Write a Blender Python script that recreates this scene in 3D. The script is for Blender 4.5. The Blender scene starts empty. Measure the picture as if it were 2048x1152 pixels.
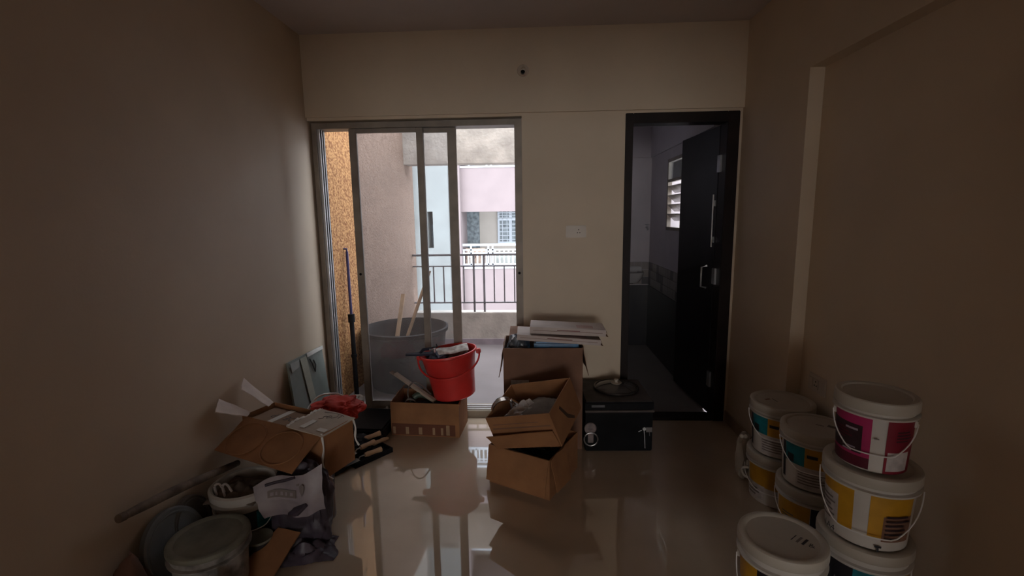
import bpy, bmesh, math, random
from mathutils import Vector, Matrix, Euler, noise
random.seed(7)
S = bpy.context.scene
COL = S.collection
R = math.radians

# ------------------------------------------------------------------ camera
cam = bpy.data.cameras.new('camera'); camo = bpy.data.objects.new('camera', cam); COL.objects.link(camo)
CAM = Vector((1.5162, -3.243, 1.4555))
yaw, pitch, roll = -0.0481, -0.1515, -0.0139
fwd = Vector((math.sin(yaw)*math.cos(pitch), math.cos(yaw)*math.cos(pitch), math.sin(pitch)))
rgt = Vector((math.cos(yaw), -math.sin(yaw), 0)); upv = rgt.cross(fwd)
r2 = rgt*math.cos(roll)+upv*math.sin(roll); u2 = -rgt*math.sin(roll)+upv*math.cos(roll)
camo.matrix_world = Matrix(((r2.x, u2.x, -fwd.x, CAM.x), (r2.y, u2.y, -fwd.y, CAM.y), (r2.z, u2.z, -fwd.z, CAM.z), (0, 0, 0, 1)))
cam.sensor_width = 36; cam.lens = 948.83/2048*36; cam.clip_start = .02; cam.clip_end = 200
S.camera = camo
# ------------------------------------------------------------------ sky, sun, exposure
S.view_settings.view_transform = 'Standard'; S.view_settings.look = 'None'
S.view_settings.gamma = 1; S.view_settings.use_curve_mapping = False
S.view_settings.exposure = 0.66
w = bpy.data.worlds.new('overcast_sky'); S.world = w; w.use_nodes = True
w.node_tree.nodes['Background'].inputs[0].default_value = (.84, .91, 1.0, 1)
w.node_tree.nodes['Background'].inputs[1].default_value = 5.0
sl = bpy.data.lights.new('hazy_sun', 'SUN'); slo = bpy.data.objects.new('hazy_sun', sl); COL.objects.link(slo)
sl.energy = .3; sl.angle = R(14); sl.color = (1, .95, .88)
slo.rotation_euler = (R(48), 0, R(12))      # high behind the house, falling on the building opposite
al = bpy.data.lights.new('rear_fill_light', 'AREA'); alo = bpy.data.objects.new('rear_fill_light', al); COL.objects.link(alo)
al.shape = 'RECTANGLE'; al.size = 2.1; al.size_y = 1.6; al.energy = 52; al.color = (1, .90, .78)
alo.location = (1.5, -11.02, 1.45); alo.rotation_euler = (R(90), 0, 0)       # added fill light, set in an unseen window behind the photographer
S.cycles.diffuse_bounces = 7; S.cycles.max_bounces = 14; S.cycles.transparent_max_bounces = 16

# ------------------------------------------------------------------ materials
MATS = {}
def mat(name, col, rough=.6, var=.12, scale=6, bump=0., bscale=60, metal=0., spec=.5, col2=None, detail=4, mixlo=.35, mixhi=.65, coat=0.):
    if name in MATS: return MATS[name]
    m = bpy.data.materials.new(name); m.use_nodes = True; nt = m.node_tree; b = nt.nodes['Principled BSDF']
    b.inputs['Roughness'].default_value = rough; b.inputs['Metallic'].default_value = metal
    b.inputs['Specular IOR Level'].default_value = spec; b.inputs['Coat Weight'].default_value = coat; b.inputs['Coat Roughness'].default_value = .02
    tc = nt.nodes.new('ShaderNodeTexCoord'); n = nt.nodes.new('ShaderNodeTexNoise')
    n.inputs['Scale'].default_value = scale; n.inputs['Detail'].default_value = detail
    nt.links.new(tc.outputs['Object'], n.inputs['Vector'])
    cr = nt.nodes.new('ShaderNodeValToRGB'); e = cr.color_ramp.elements
    a = tuple(c*(1-var) for c in col) if col2 is None else col2
    bcol = tuple(min(1, c*(1+var)) for c in col) if col2 is None else col
    e[0].position = mixlo; e[1].position = mixhi; e[0].color = (*a, 1); e[1].color = (*bcol, 1)
    nt.links.new(n.outputs['Fac'], cr.inputs['Fac']); nt.links.new(cr.outputs['Color'], b.inputs['Base Color'])
    if bump:
        n2 = nt.nodes.new('ShaderNodeTexNoise'); n2.inputs['Scale'].default_value = bscale; n2.inputs['Detail'].default_value = 5
        nt.links.new(tc.outputs['Object'], n2.inputs['Vector'])
        bp = nt.nodes.new('ShaderNodeBump'); bp.inputs['Strength'].default_value = bump; bp.inputs['Distance'].default_value = .01
        nt.links.new(n2.outputs['Fac'], bp.inputs['Height']); nt.links.new(bp.outputs['Normal'], b.inputs['Normal'])
    MATS[name] = m; return m
wallp = mat('cream_wall_paint', (.60, .485, .36), .55, .04, 2.5, .05, 90)
ceilp = mat('ceiling_paint', (.54, .48, .465), .7, .05, 2, .04, 80)
floorm = mat('polished_beige_tile', (.46, .36, .265), .025, .07, 3, spec=1., coat=.5)
alu = mat('dusty_aluminium', (.24, .20, .165), .5, .15, 8, metal=.2)
alud = mat('black_fitting_and_groove_shade', (.008, .008, .008), .7, spec=.1)  # black for locks and holes, and for painted groove shade
alul = mat('bright_track', (.55, .55, .56), .35, .1, 8, metal=.5)
sillm = mat('stone_sill', (.26, .21, .155), .5, .1, 8)
doorfr = mat('dark_brown_timber', (.012, .006, .005), .5, .3, 5, spec=.2)
doorlf = mat('black_brown_laminate', (.010, .008, .010), .4, .3, 4, spec=.25)
steel = mat('dull_steel', (.42, .42, .43), .3, .1, 20, metal=.8)
orange = mat('orange_textured_plaster', (.50, .265, .10), .85, 0, 55, .9, 60, col2=(.25, .10, .032), detail=8, mixlo=.40, mixhi=.58)
balc = mat('weathered_plaster', (.44, .395, .35), .85, .18, 5, .5, 30)
balf = mat('balcony_tile', (.20, .172, .170), .45, .06, 4)
skirtm = mat('mauve_skirting', (.30, .25, .28), .6, .12, 10)
railm = mat('grey_painted_rail', (.16, .15, .16), .5)
pinkw = mat('pale_pink_render', (.155, .122, .122), .9, .04, 2)
creamw = mat('pale_cream_render', (.28, .25, .22), .9, .04, 2)
bluew = mat('pale_bluish_render', (.175, .178, .168), .9, .04, 2)
whitem = mat('white_paint', (.36, .385, .42), .5, .02)
greyd = mat('doorway_shade_and_pane_grey', (.14, .16, .17), .6, 0, 9, col2=(.05, .06, .065))  # mottled grey paints the doorway's shade and reflections, also colours the panes
card = mat('corrugated_card', (.285, .128, .052), .8, .14, 7, .15, 40)
cardd = mat('dull_brown_card', (.185, .095, .060), .85, .12, 6, .15, 40)
cardl = mat('daylight_tinted_card', (.70, .60, .53), .8, .1, 7, .1, 40)  # whitened card puts daylight into the colour of two flaps
cardi = mat('inner_card', (.33, .205, .13), .8, .1, 7, .1, 40)
white = mat('white_plastic', (.52, .485, .44), .38, .08, 5)
lidm = mat('dusty_lid', (.43, .385, .32), .5, .10, 5)
wire = mat('white_wire', (.66, .64, .62), .4, .05)
teal = mat('teal_print', (.0, .15, .19), .5, .25, 22); must = mat('mustard_print', (.48, .24, .012), .5, .1, 18)
blackp = mat('black_print', (.012, .011, .016), .5); mag = mat('magenta_print', (.36, .018, .10), .5, .1, 12)
maroon = mat('maroon_print', (.10, .008, .022), .5, .2, 14); dred = mat('deep_red_print', (.19, .008, .022), .5, .1)
darkpan = mat('dark_panel_print', (.032, .014, .018), .5, .3, 25)
paperm = mat('pale_label_paper', (.55, .50, .48), .7, 0, 40, col2=(.40, .36, .35))
greyp = mat('grey_text_print', (.16, .13, .12), .7); purp = mat('lilac_print', (.30, .25, .29), .6, .1, 12)
redpl = mat('red_plastic', (.60, .032, .028), .38, .12, 6); redcl = mat('red_cloth', (.50, .030, .018), .7, .25, 9)
blackm = mat('black_sheet_metal', (.005, .005, .006), .5, .4, 9, spec=.12)
blackt = mat('lighter_black', (.075, .060, .055), .6, .3, 9, spec=.3)  # lighter black for the trunk top, bead and zip
rubber = mat('black_rubber', (.008, .008, .010), .6, .3, 12, spec=.2)
tubm = mat('dusty_black_tub', (.016, .014, .014), .6, .4, 7, spec=.2)
wood = mat('raw_timber', (.42, .27, .16), .7, .2, 14); woodg = mat('greyed_timber', (.26, .20, .15), .8, 0, 12, .2, 50, col2=(.09, .065, .05))
boardm = mat('grey_green_board', (.20, .225, .205), .55, .12, 5); boards = mat('pale_board_strip', (.36, .36, .29), .6, .1, 9)
tape = mat('packing_tape', (.62, .60, .56), .3, .05); clothw = mat('dirty_white_cloth', (.48, .44, .42), .85, .2, 12)
clothb = mat('grey_brown_cloth', (.15, .115, .09), .9, .3, 10); bluepl = mat('blue_plastic', (.015, .10, .22), .35, .25, 14)
greypl = mat('grey_film', (.10, .11, .125), .3, .4, 12); tan = mat('tan_leather', (.45, .29, .17), .7, .15, 14)
greent = mat('green_tool_plastic', (.06, .09, .065), .45, .2, 14); sackm = mat('dark_purple_sack', (.040, .030, .042), .5, .4, 9)
sackp = mat('lilac_sack_print', (.30, .255, .26), .55, 0, 7, col2=(.19, .155, .17))
bluegr = mat('blue_grey_plastic', (.21, .235, .25), .45, .15, 6); splat = mat('splattered_plastic', (.42, .39, .36), .6, 0, 14, col2=(.13, .12, .11))
lidg = mat('greenish_dusty_lid', (.24, .235, .185), .7, 0, 7, .1, 30, col2=(.125, .12, .09))
polem = mat('blue_purple_pole', (.030, .028, .12), .35); brownp = mat('brown_paper', (.16, .085, .06), .85, .2, 8)
tileA = mat('dark_mosaic_tile', (.05, .045, .05), .3); tileB = mat('pale_mosaic_tile', (.22, .19, .18), .3); tileD = mat('dark_dado_tile', (.02, .018, .022), .3)
kitw = mat('grey_kitchen_paint', (.44, .40, .42), .7, .05, 3); kitf = mat('grey_kitchen_tile', (.26, .235, .225), .3, .06, 4)
switchm = mat('cream_switch_plastic', (.52, .44, .36), .4, .04)
drip = mat('white_paint_drip', (.55, .56, .56), .5); lidglass = mat('smoky_lid_glass', (.07, .06, .055), .08, .1, 5)
newsp = mat('newsprint', (.55, .50, .45), .7, 0, 24, col2=(.20, .14, .11)); navy = mat('navy_cloth', (.012, .014, .032), .7, .3, 12)

def glass_mat(name='dusty_glass', lo=.07, hi=.17):
    m = bpy.data.materials.new(name); m.use_nodes = True; nt = m.node_tree
    for n in list(nt.nodes): nt.nodes.remove(n)
    out = nt.nodes.new('ShaderNodeOutputMaterial'); tr = nt.nodes.new('ShaderNodeBsdfTransparent'); tr.inputs[0].default_value = (.93, .95, .97, 1)
    df = nt.nodes.new('ShaderNodeBsdfDiffuse'); df.inputs[0].default_value = (.42, .37, .33, 1)
    tl = nt.nodes.new('ShaderNodeBsdfTranslucent'); tl.inputs[0].default_value = (.44, .38, .35, 1)
    mx = nt.nodes.new('ShaderNodeMixShader'); mx.inputs[0].default_value = .6; nt.links.new(df.outputs[0], mx.inputs[1]); nt.links.new(tl.outputs[0], mx.inputs[2])
    gl = nt.nodes.new('ShaderNodeBsdfGlossy'); gl.inputs['Roughness'].default_value = .05
    fr = nt.nodes.new('ShaderNodeFresnel'); fr.inputs[0].default_value = 1.45
    tc = nt.nodes.new('ShaderNodeTexCoord'); n = nt.nodes.new('ShaderNodeTexNoise'); n.inputs['Scale'].default_value = 5; n.inputs['Detail'].default_value = 8
    nt.links.new(tc.outputs['Object'], n.inputs['Vector'])
    mr = nt.nodes.new('ShaderNodeMapRange'); mr.inputs[1].default_value = .3; mr.inputs[2].default_value = .7; mr.inputs[3].default_value = lo; mr.inputs[4].default_value = hi
    nt.links.new(n.outputs['Fac'], mr.inputs[0])
    m1 = nt.nodes.new('ShaderNodeMixShader'); nt.links.new(mr.outputs[0], m1.inputs[0]); nt.links.new(tr.outputs[0], m1.inputs[1]); nt.links.new(mx.outputs[0], m1.inputs[2])
    m2 = nt.nodes.new('ShaderNodeMixShader'); nt.links.new(fr.outputs[0], m2.inputs[0]); nt.links.new(m1.outputs[0], m2.inputs[1]); nt.links.new(gl.outputs[0], m2.inputs[2])
    nt.links.new(m2.outputs[0], out.inputs[0]); return m
glassm = glass_mat(); glassc = glass_mat('clear_glass', .01, .03)

# ------------------------------------------------------------------ builders
def obj(name, bm, m, parent=None, smooth=False, label=None):
    bmesh.ops.recalc_face_normals(bm, faces=bm.faces[:])
    me = bpy.data.meshes.new(name); bm.to_mesh(me); bm.free(); me.materials.append(m)
    if smooth:
        for p in me.polygons: p.use_smooth = True
        me.set_sharp_from_angle(angle=R(38))
    o = bpy.data.objects.new(name, me); COL.objects.link(o)
    if parent: o.parent = parent
    if label: o['label'] = label
    return o
def thing(name, label, cat, loc=(0, 0, 0), rot=(0, 0, 0), group=None):
    o = bpy.data.objects.new(name, None); COL.objects.link(o); o.location = loc; o.rotation_euler = rot
    o.empty_display_size = .05; o['label'] = label; o['category'] = cat
    if group: o['group'] = group
    return o
def tag(o, label, cat, group=None):
    o['label'] = label; o['category'] = cat
    if group: o['group'] = group
    return o
def struct(o, label=None):
    o['kind'] = 'structure'
    if label: o['label'] = label
    return o
def B(): return bmesh.new()
def box(bm, lo, hi, M=None, bev=0):
    lo, hi = Vector(lo), Vector(hi); c = (lo+hi)/2; s = hi-lo
    r = bmesh.ops.create_cube(bm, size=1, matrix=Matrix.Translation(c) @ Matrix.Diagonal((s.x, s.y, s.z, 1)))
    vs = r['verts']
    if bev:
        es = list({e for v in vs for e in v.link_edges})
        q = bmesh.ops.bevel(bm, geom=es, offset=bev, segments=2, affect='EDGES'); vs = list({v for f in q['faces'] for v in f.verts} | {v for v in vs if v.is_valid})
    if M: bmesh.ops.transform(bm, matrix=M, verts=vs)
    return bm
def boxo(name, lo, hi, m, parent=None, bev=0, M=None, label=None): return obj(name, box(B(), lo, hi, M, bev), m, parent, bev > 0, label)
def tube(bm, pts, r, seg=8, closed=False):
    pts = [Vector(p) for p in pts]; n = len(pts); rings = []
    rr = r if isinstance(r, (list, tuple)) else [r]*n
    for i, p in enumerate(pts):
        a = pts[(i-1) % n] if (closed or i > 0) else p; b = pts[(i+1) % n] if (closed or i < n-1) else p
        t = (b-a).normalized(); h = Vector((0, 0, 1)) if abs(t.z) < .93 else Vector((1, 0, 0))
        x = t.cross(h).normalized(); y = t.cross(x)
        rings.append([bm.verts.new(p+(x*math.cos(2*math.pi*k/seg)+y*math.sin(2*math.pi*k/seg))*rr[i]) for k in range(seg)])
    for i in range(n if closed else n-1):
        A, C = rings[i], rings[(i+1) % n]
        for k in range(seg): bm.faces.new((A[k], A[(k+1) % seg], C[(k+1) % seg], C[k]))
    if not closed: bm.faces.new(rings[0]); bm.faces.new(rings[-1])
    return bm
def curve(pts, n=6):
    pts = [Vector(p) for p in pts]; out = []
    for i in range(len(pts)-1):
        p0, p1, p2, p3 = pts[max(i-1, 0)], pts[i], pts[i+1], pts[min(i+2, len(pts)-1)]
        for k in range(n):
            t = k/n; out.append(.5*((2*p1)+(p2-p0)*t+(2*p0-5*p1+4*p2-p3)*t*t+(3*p1-p0-3*p2+p3)*t**3))
    return out+[pts[-1]]
def lathe(bm, prof, seg=40, M=None, close=False):
    rings = []
    for r, z in prof:
        if r < 1e-6: rings.append([bm.verts.new((0, 0, z))])
        else: rings.append([bm.verts.new((r*math.sin(2*math.pi*k/seg), -r*math.cos(2*math.pi*k/seg), z)) for k in range(seg)])
    n = len(rings)
    for i in range(n if close else n-1):
        A, C = rings[i], rings[(i+1) % n]
        for k in range(seg):
            q = (k+1) % seg
            if len(A) == 1 and len(C) == 1: continue
            if len(A) == 1: bm.faces.new((A[0], C[q], C[k]))
            elif len(C) == 1: bm.faces.new((A[k], A[q], C[0]))
            else: bm.faces.new((A[k], A[q], C[q], C[k]))
    if M: bmesh.ops.transform(bm, matrix=M, verts=[v for r in rings for v in r])
    return bm
def sheet(bm, f, nu, nv, t):
    g = [[bm.verts.new(Vector(f(i/nu, j/nv))) for j in range(nv+1)] for i in range(nu+1)]
    fs = [bm.faces.new((g[i][j], g[i+1][j], g[i+1][j+1], g[i][j+1])) for i in range(nu) for j in range(nv)]
    bmesh.ops.recalc_face_normals(bm, faces=fs)
    bmesh.ops.solidify(bm, geom=fs, thickness=t); return bm
def quad(bm, a, b, c, d, t, n=6, amp=0., seed=0):
    a, b, c, d = map(Vector, (a, b, c, d)); nn = (b-a).cross(d-a).normalized()
    def f(u, v):
        p = (a*(1-u)+b*u)*(1-v)+(d*(1-u)+c*u)*v
        return p+nn*amp*noise.noise(Vector((u*3+seed, v*3, seed*1.7)))
    return sheet(bm, f, n, n, t)
def prism(bm, poly, d):
    """poly: list of 3D points (planar), extruded by vector d"""
    d = Vector(d); a = [bm.verts.new(p) for p in poly]; b = [bm.verts.new(Vector(p)+d) for p in poly]; n = len(poly)
    bm.faces.new(a); bm.faces.new(list(reversed(b)))
    for i in range(n): bm.faces.new((a[i], a[(i+1) % n], b[(i+1) % n], b[i]))
    return bm
def blob(bm, c, s, amp=.25, fr=3., seed=0, sub=4, p=1.0, flat=None):
    r = bmesh.ops.create_icosphere(bm, subdivisions=sub, radius=1)
    for v in r['verts']:
        d = v.co.normalized(); q = Vector([math.copysign(abs(x)**p, x) for x in d])
        q *= 1+amp*noise.fractal(d*fr+Vector((seed, seed*.7, 0)), .9, 2.1, 3)
        v.co = Vector(c)+Vector((q.x*s[0], q.y*s[1], q.z*s[2]))
        if flat is not None and v.co.z < flat: v.co.z = flat+.0005*(v.co.z-flat)
    return bm
def crumple(bm, c, w, d, h, seed=0, n=22, t=.003, fr=4., rotz=0, edge=1.6):
    M = Matrix.Translation(c) @ Matrix.Rotation(rotz, 4, 'Z')
    def f(u, v):
        x, y = u-.5, v-.5; wob = 1+.22*noise.noise(Vector((math.atan2(y, x)*1.3+seed, seed, 0)))
        fall = max(0, 1-(max(abs(x), abs(y))*2)**edge)
        z = h*(fall*(.55+.9*abs(noise.noise(Vector((u*fr+seed, v*fr, seed)))))+.12*abs(noise.noise(Vector((u*9, v*9+seed, 2)))))
        return M @ Vector((x*w*wob, y*d*wob, z+.002))
    return sheet(bm, f, n, n, t)
def text_geo(s, size):
    cu = bpy.data.curves.new('lettering', 'FONT'); cu.body = s; cu.size = size; cu.align_x = 'CENTER'; cu.align_y = 'CENTER'; cu.resolution_u = 3
    o = bpy.data.objects.new('lettering', cu); COL.objects.link(o); bpy.context.view_layer.update()
    me = bpy.data.meshes.new_from_object(o.evaluated_get(bpy.context.evaluated_depsgraph_get()))
    vs = [v.co.copy() for v in me.vertices]; fs = [tuple(p.vertices) for p in me.polygons]
    bpy.data.objects.remove(o); bpy.data.curves.remove(cu); bpy.data.meshes.remove(me); return vs, fs
def text_bm(s, size, f, bm=None):
    bm = bm or B(); vs, fs = text_geo(s, size); V = [bm.verts.new(f(v)) for v in vs]
    for q in fs:
        try: bm.faces.new([V[i] for i in q])
        except ValueError: pass
    return bm

# ================================================================== ROOM SHELL
W, H, ZB, T = 2.859, 2.633, 2.118, .20
YB = -11.0                                       # wall behind the camera
XR = W+.072                                      # recessed stretch of the right wall
struct(boxo('floor', (-2.7, YB-.2, -.15), (5.7, .03, 0), floorm))
struct(boxo('ceiling', (-2.7, YB-.2, H), (5.7, T, H+.15), ceilp))
YH = -3.9                                       # unseen doorway wall added here to narrow the rear fill light
bm = B(); box(bm, (-.2, YH, 0), (0, T, H)); box(bm, (-2.5, YH, 0), (.55, YH+.2, H)); box(bm, (.55, YH, 2.06), (2.45, YH+.2, H)); box(bm, (-2.7, YB, 0), (-2.5, YH+.2, H))
struct(obj('wall_left', bm, wallp))
bm = B(); box(bm, (-2.7, YB-.2, 0), (.42, YB, H)); box(bm, (2.58, YB-.2, 0), (5.7, YB, H)); box(bm, (.42, YB-.2, 0), (2.58, YB, .62)); box(bm, (.42, YB-.2, 2.28), (2.58, YB, H))
struct(obj('wall_front', bm, wallp))
bm = B()
for lo, hi in [((.42, YB-.12, .62), (.47, YB-.06, 2.28)), ((2.53, YB-.12, .62), (2.58, YB-.06, 2.28)), ((1.475, YB-.12, .62), (1.525, YB-.06, 2.28)), ((.42, YB-.12, .62), (2.58, YB-.06, .67)), ((.42, YB-.12, 2.23), (2.58, YB-.06, 2.28))]: box(bm, lo, hi)
struct(obj('added_rear_window', bm, alu))  # unseen rear window, added to carry the fill light
bm = B(); box(bm, (W, -.742, 0), (XR+.2, T, H)); box(bm, (XR, YH, 0), (XR+.2, -.742, H)); box(bm, (W, YH, 2.147), (XR+.2, -.742, H)); box(bm, (2.45, YH, 0), (5.5, YH+.2, H)); box(bm, (5.5, YB, 0), (5.7, YH+.2, H))
struct(obj('wall_right', bm, wallp))
SL, SR = .012, 1.438                            # slider opening
DL, DR = 2.114, 2.8404                          # door opening
bm = B()
box(bm, (SR, 0, 0), (DL, T, ZB)); box(bm, (DR, 0, 0), (W, T, ZB)); box(bm, (0, 0, 2.10), (SR, T, ZB+.02)); box(bm, (DL, 0, 2.10), (DR, T, ZB+.02))
box(bm, (0, 0, ZB+.02), (W, T, H))
struct(obj('wall_back', bm, wallp))
struct(boxo('trim_1', (0, -.02, ZB), (W, 0, H), wallp), 'shallow beam across the top of the back wall')
struct(boxo('baseboard_right', (W-.010, -.742, 0), (W, -.0, .078), mat('beige_skirting_tile', (.33, .245, .18), .15)))
struct(boxo('baseboard_right', (XR-.010, YH, 0), (XR, -.742, .078), MATS['beige_skirting_tile']))
struct(boxo('baseboard_left', (0, YH, 0), (.010, 0, .078), MATS['beige_skirting_tile']))
bm = B(); box(bm, (SR, -.010, 0), (DL, 0, .078))
struct(obj('baseboard_back', bm, MATS['beige_skirting_tile']))

# ------------------------------------------------------------------ sliding glass door (three track aluminium)
sd = thing('window_1', None, None, (0, 0, 0)); del sd['label']; del sd['category']; sd['kind'] = 'structure'
bm = B(); box(bm, (SL, .03, .05), (SL+.030, .15, 2.09)); box(bm, (SR-.050, .03, .05), (SR, .15, 2.09)); box(bm, (SL+.030, .03, 2.052), (SR-.050, .15, 2.09))
obj('frame', bm, alu, sd)
struct(boxo('trim_2', (0, .028, -.02), (SR, .17, .05), sillm), 'raised stone sill under the sliding door')
for k in range(3):
    y = .044+k*.034
    boxo('track', (SL+.030, y, .05), (SL+.048, y+.008, 2.052), alul, sd)
    boxo('groove_shade', (SL+.0302, y+.008, .05), (SL+.040, y+.034, 2.052), alud, sd)  # black strips paint the shade between the track fins
    boxo('track', (SL+.048, y, .05), (SR-.05, y+.008, .062), alul, sd)
def panel(x0, x1, s0, s1, y):
    p = bpy.data.objects.new('panel', None); COL.objects.link(p); p.parent = sd
    boxo('stile', (x0, y, .062), (x0+s0, y+.028, 2.05), alu, p, .003); boxo('stile', (x1-s1, y, .062), (x1, y+.028, 2.05), alu, p, .003)
    boxo('rail', (x0+s0, y+.002, 2.022), (x1-s1, y+.026, 2.05), alu, p); boxo('rail', (x0+s0, y+.002, .062), (x1-s1, y+.026, .115), alu, p)
    boxo('pane', (x0+s0-.004, y+.011, .111), (x1-s1+.004, y+.017, 2.026), glassm, p)
    return p
p1 = panel(.262, .770, .050, .046, .040)
p2 = panel(.724, .989, .040, .061, .076)
bm = B(); lathe(bm, [(0, 0), (.009, 0), (.009, .004), (.004, .005), (0, .005)], 14, Matrix.Translation((.287, .040, 1.06)) @ Matrix.Rotation(R(90), 4, 'X'))
obj('lock', bm, alud, p1)
bm = B(); lathe(bm, [(0, 0), (.009, 0), (.009, .004), (.004, .005), (0, .005)], 14, Matrix.Translation((1.412, .030, 1.06)) @ Matrix.Rotation(R(90), 4, 'X'))
obj('lock', bm, alud, sd)

# ------------------------------------------------------------------ kitchen door (open inwards) and the dark room behind it
dr = thing('door_1', None, None); del dr['label']; del dr['category']; dr['kind'] = 'structure'
bm = B()
for lo, hi in [((DL, -.012, 0), (DL+.050, .11, 2.10)), ((DR-.075, -.012, 0), (DR, .11, 2.10)), ((DL+.05, -.012, 2.035), (DR-.075, .11, 2.10))]: box(bm, lo, hi, bev=.004)
obj('door_frame', bm, doorfr, dr)
boxo('threshold', (DL+.05, -.005, 0), (DR-.075, .11, .018), doorfr, dr, .003)
hx, hy = 2.763, .112
ang = math.atan2(.655, -.048)
ML = Matrix.Translation((hx, hy, 0)) @ Matrix.Rotation(ang, 4, 'Z')
bm = B(); box(bm, (0, -.034, .02), (.66, 0, 2.032), ML, .002)
lf = obj('leaf', bm, doorlf, dr)
for z in (.28, 1.02, 1.78): boxo('hinge', (2.752, .060, z-.055), (2.766, .108, z+.055), steel, dr)
bm = B(); tube(bm, [ML @ Vector(q) for q in [(.10, .002, .92), (.10, .040, .93), (.10, .040, 1.07), (.10, .002, 1.08)]], .007)
obj('handle', bm, steel, lf, True)
bm = B(); tube(bm, [ML @ Vector(q) for q in [(.03, .010, 1.22), (.03, .010, 1.58)]], .006); box(bm, (.018, 0, 1.25), (.042, .006, 1.29), ML); box(bm, (.018, 0, 1.50), (.042, .006, 1.54), ML)
obj('edge_highlight_rod', bm, steel, lf, True)  # steel rod added in place of the highlight on the leaf edge
KX, KY, KH = 2.77, 2.0, 2.38
struct(boxo('floor_kitchen', (1.98, .11, -.15), (KX+.0, KY, .0), kitf))
struct(boxo('ceiling_kitchen', (1.9, T, KH), (KX+.2, KY+.2, KH+.12), kitw))
wl = struct(boxo('wall_kitchen_left', (1.9, T, -.1), (1.98, KY+.2, KH), kitw))
wf = struct(boxo('wall_kitchen_far', (1.98, KY, -.1), (KX+.2, KY+.2, KH), kitw))
bm = B(); WY0, WY1, WZ0, WZ1 = .60, 1.36, 1.30, 1.95
box(bm, (KX, T, -.1), (KX+.12, WY0, KH)); box(bm, (KX, WY1, -.1), (KX+.12, KY, KH)); box(bm, (KX, WY0, -.1), (KX+.12, WY1, WZ0)); box(bm, (KX, WY0, WZ1), (KX+.12, WY1, KH))
wr = struct(obj('wall_kitchen_right', bm, kitw))
struct(boxo('trim_3', (1.98, KY-.03, 2.04), (KX, KY, KH), kitw)); struct(boxo('trim_4', (KX-.02, T, 2.04), (KX, KY-.03, KH), kitw))
boxo('dado_slab', (1.98, KY-.008, 0), (KX, KY, .68), tileD, wf); boxo('dado_slab', (KX-.008, .8, 0), (KX, KY-.008, .68), tileD, wr)
random.seed(3)
tmA = tmB = None
def tile(lo, hi, par):
    boxo('tile', lo, hi, tileA if random.random() < .38 else tileB, par)
for r_ in range(3):
    z = .69+r_*.083
    for k in range(9): tile((2.03+k*.083, KY-.007, z), (2.03+k*.083+.079, KY, z+.079), wf)
    for k in range(13): tile((KX-.007, .90+k*.083, z), (KX, .90+k*.083+.079, z+.079), wr)
wn = thing('window_2', None, None); del wn['label']; del wn['category']; wn['kind'] = 'structure'
bm = B()
for lo, hi in [((KX-.006, WY0, WZ0), (KX+.03, WY0+.03, WZ1)), ((KX-.006, WY1-.03, WZ0), (KX+.03, WY1, WZ1)), ((KX-.006, WY0, WZ0), (KX+.03, WY1, WZ0+.03)), ((KX-.006, WY0, WZ1-.03), (KX+.03, WY1, WZ1)), ((KX-.004, WY0, 1.74), (KX+.03, WY1, 1.765))]: box(bm, lo, hi)
obj('frame', bm, alu, wn)
for k in range(4):
    z = 1.42+k*.085
    boxo('slat', (-.004, WY0+.03, -.045), (.004, WY1-.03, .045), mat('louvre_glass', (.20, .17, .16), .2, .2, 8), wn, 0, Matrix.Translation((KX+.03, 0, z)) @ Matrix.Rotation(R(-48), 4, 'Y'))
boxo('pane', (KX+.012, WY0+.03, 1.765), (KX+.017, WY1-.03, WZ1-.03), glassc, wn)
tp = thing('wall_tap', 'small bright metal tap on the far kitchen wall', 'tap', (2.731, KY, 1.31))
bm = B(); tube(bm, [(0, 0, 0), (0, -.05, 0), (0, -.062, -.012), (0, -.062, -.03)], .010); obj('spout', bm, steel, tp, True)
bm = B(); tube(bm, [(0, -.03, .008), (0, -.03, .03)], .006); tube(bm, [(-.022, -.03, .032), (.022, -.03, .032)], .005); obj('knob', bm, steel, tp, True)
bs = thing('wash_basin', 'small pale basin on the far wall of the dark room behind the door', 'basin', (2.56, KY-.01, .72))
bm = B(); lathe(bm, [(.02, 0), (.07, .01), (.11, .06), (.125, .12), (.115, .122), (.10, .07), (.05, .03), (0, .025)], 28); bmesh.ops.transform(bm, matrix=Matrix.Translation((0, -.125, 0)), verts=bm.verts[:])
obj('bowl', bm, mat('grey_ceramic', (.40, .38, .38), .25), bs, True)
boxo('back_ledge', (-.12, -.04, .05), (.12, 0, .17), MATS['grey_ceramic'], bs, .008)

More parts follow.
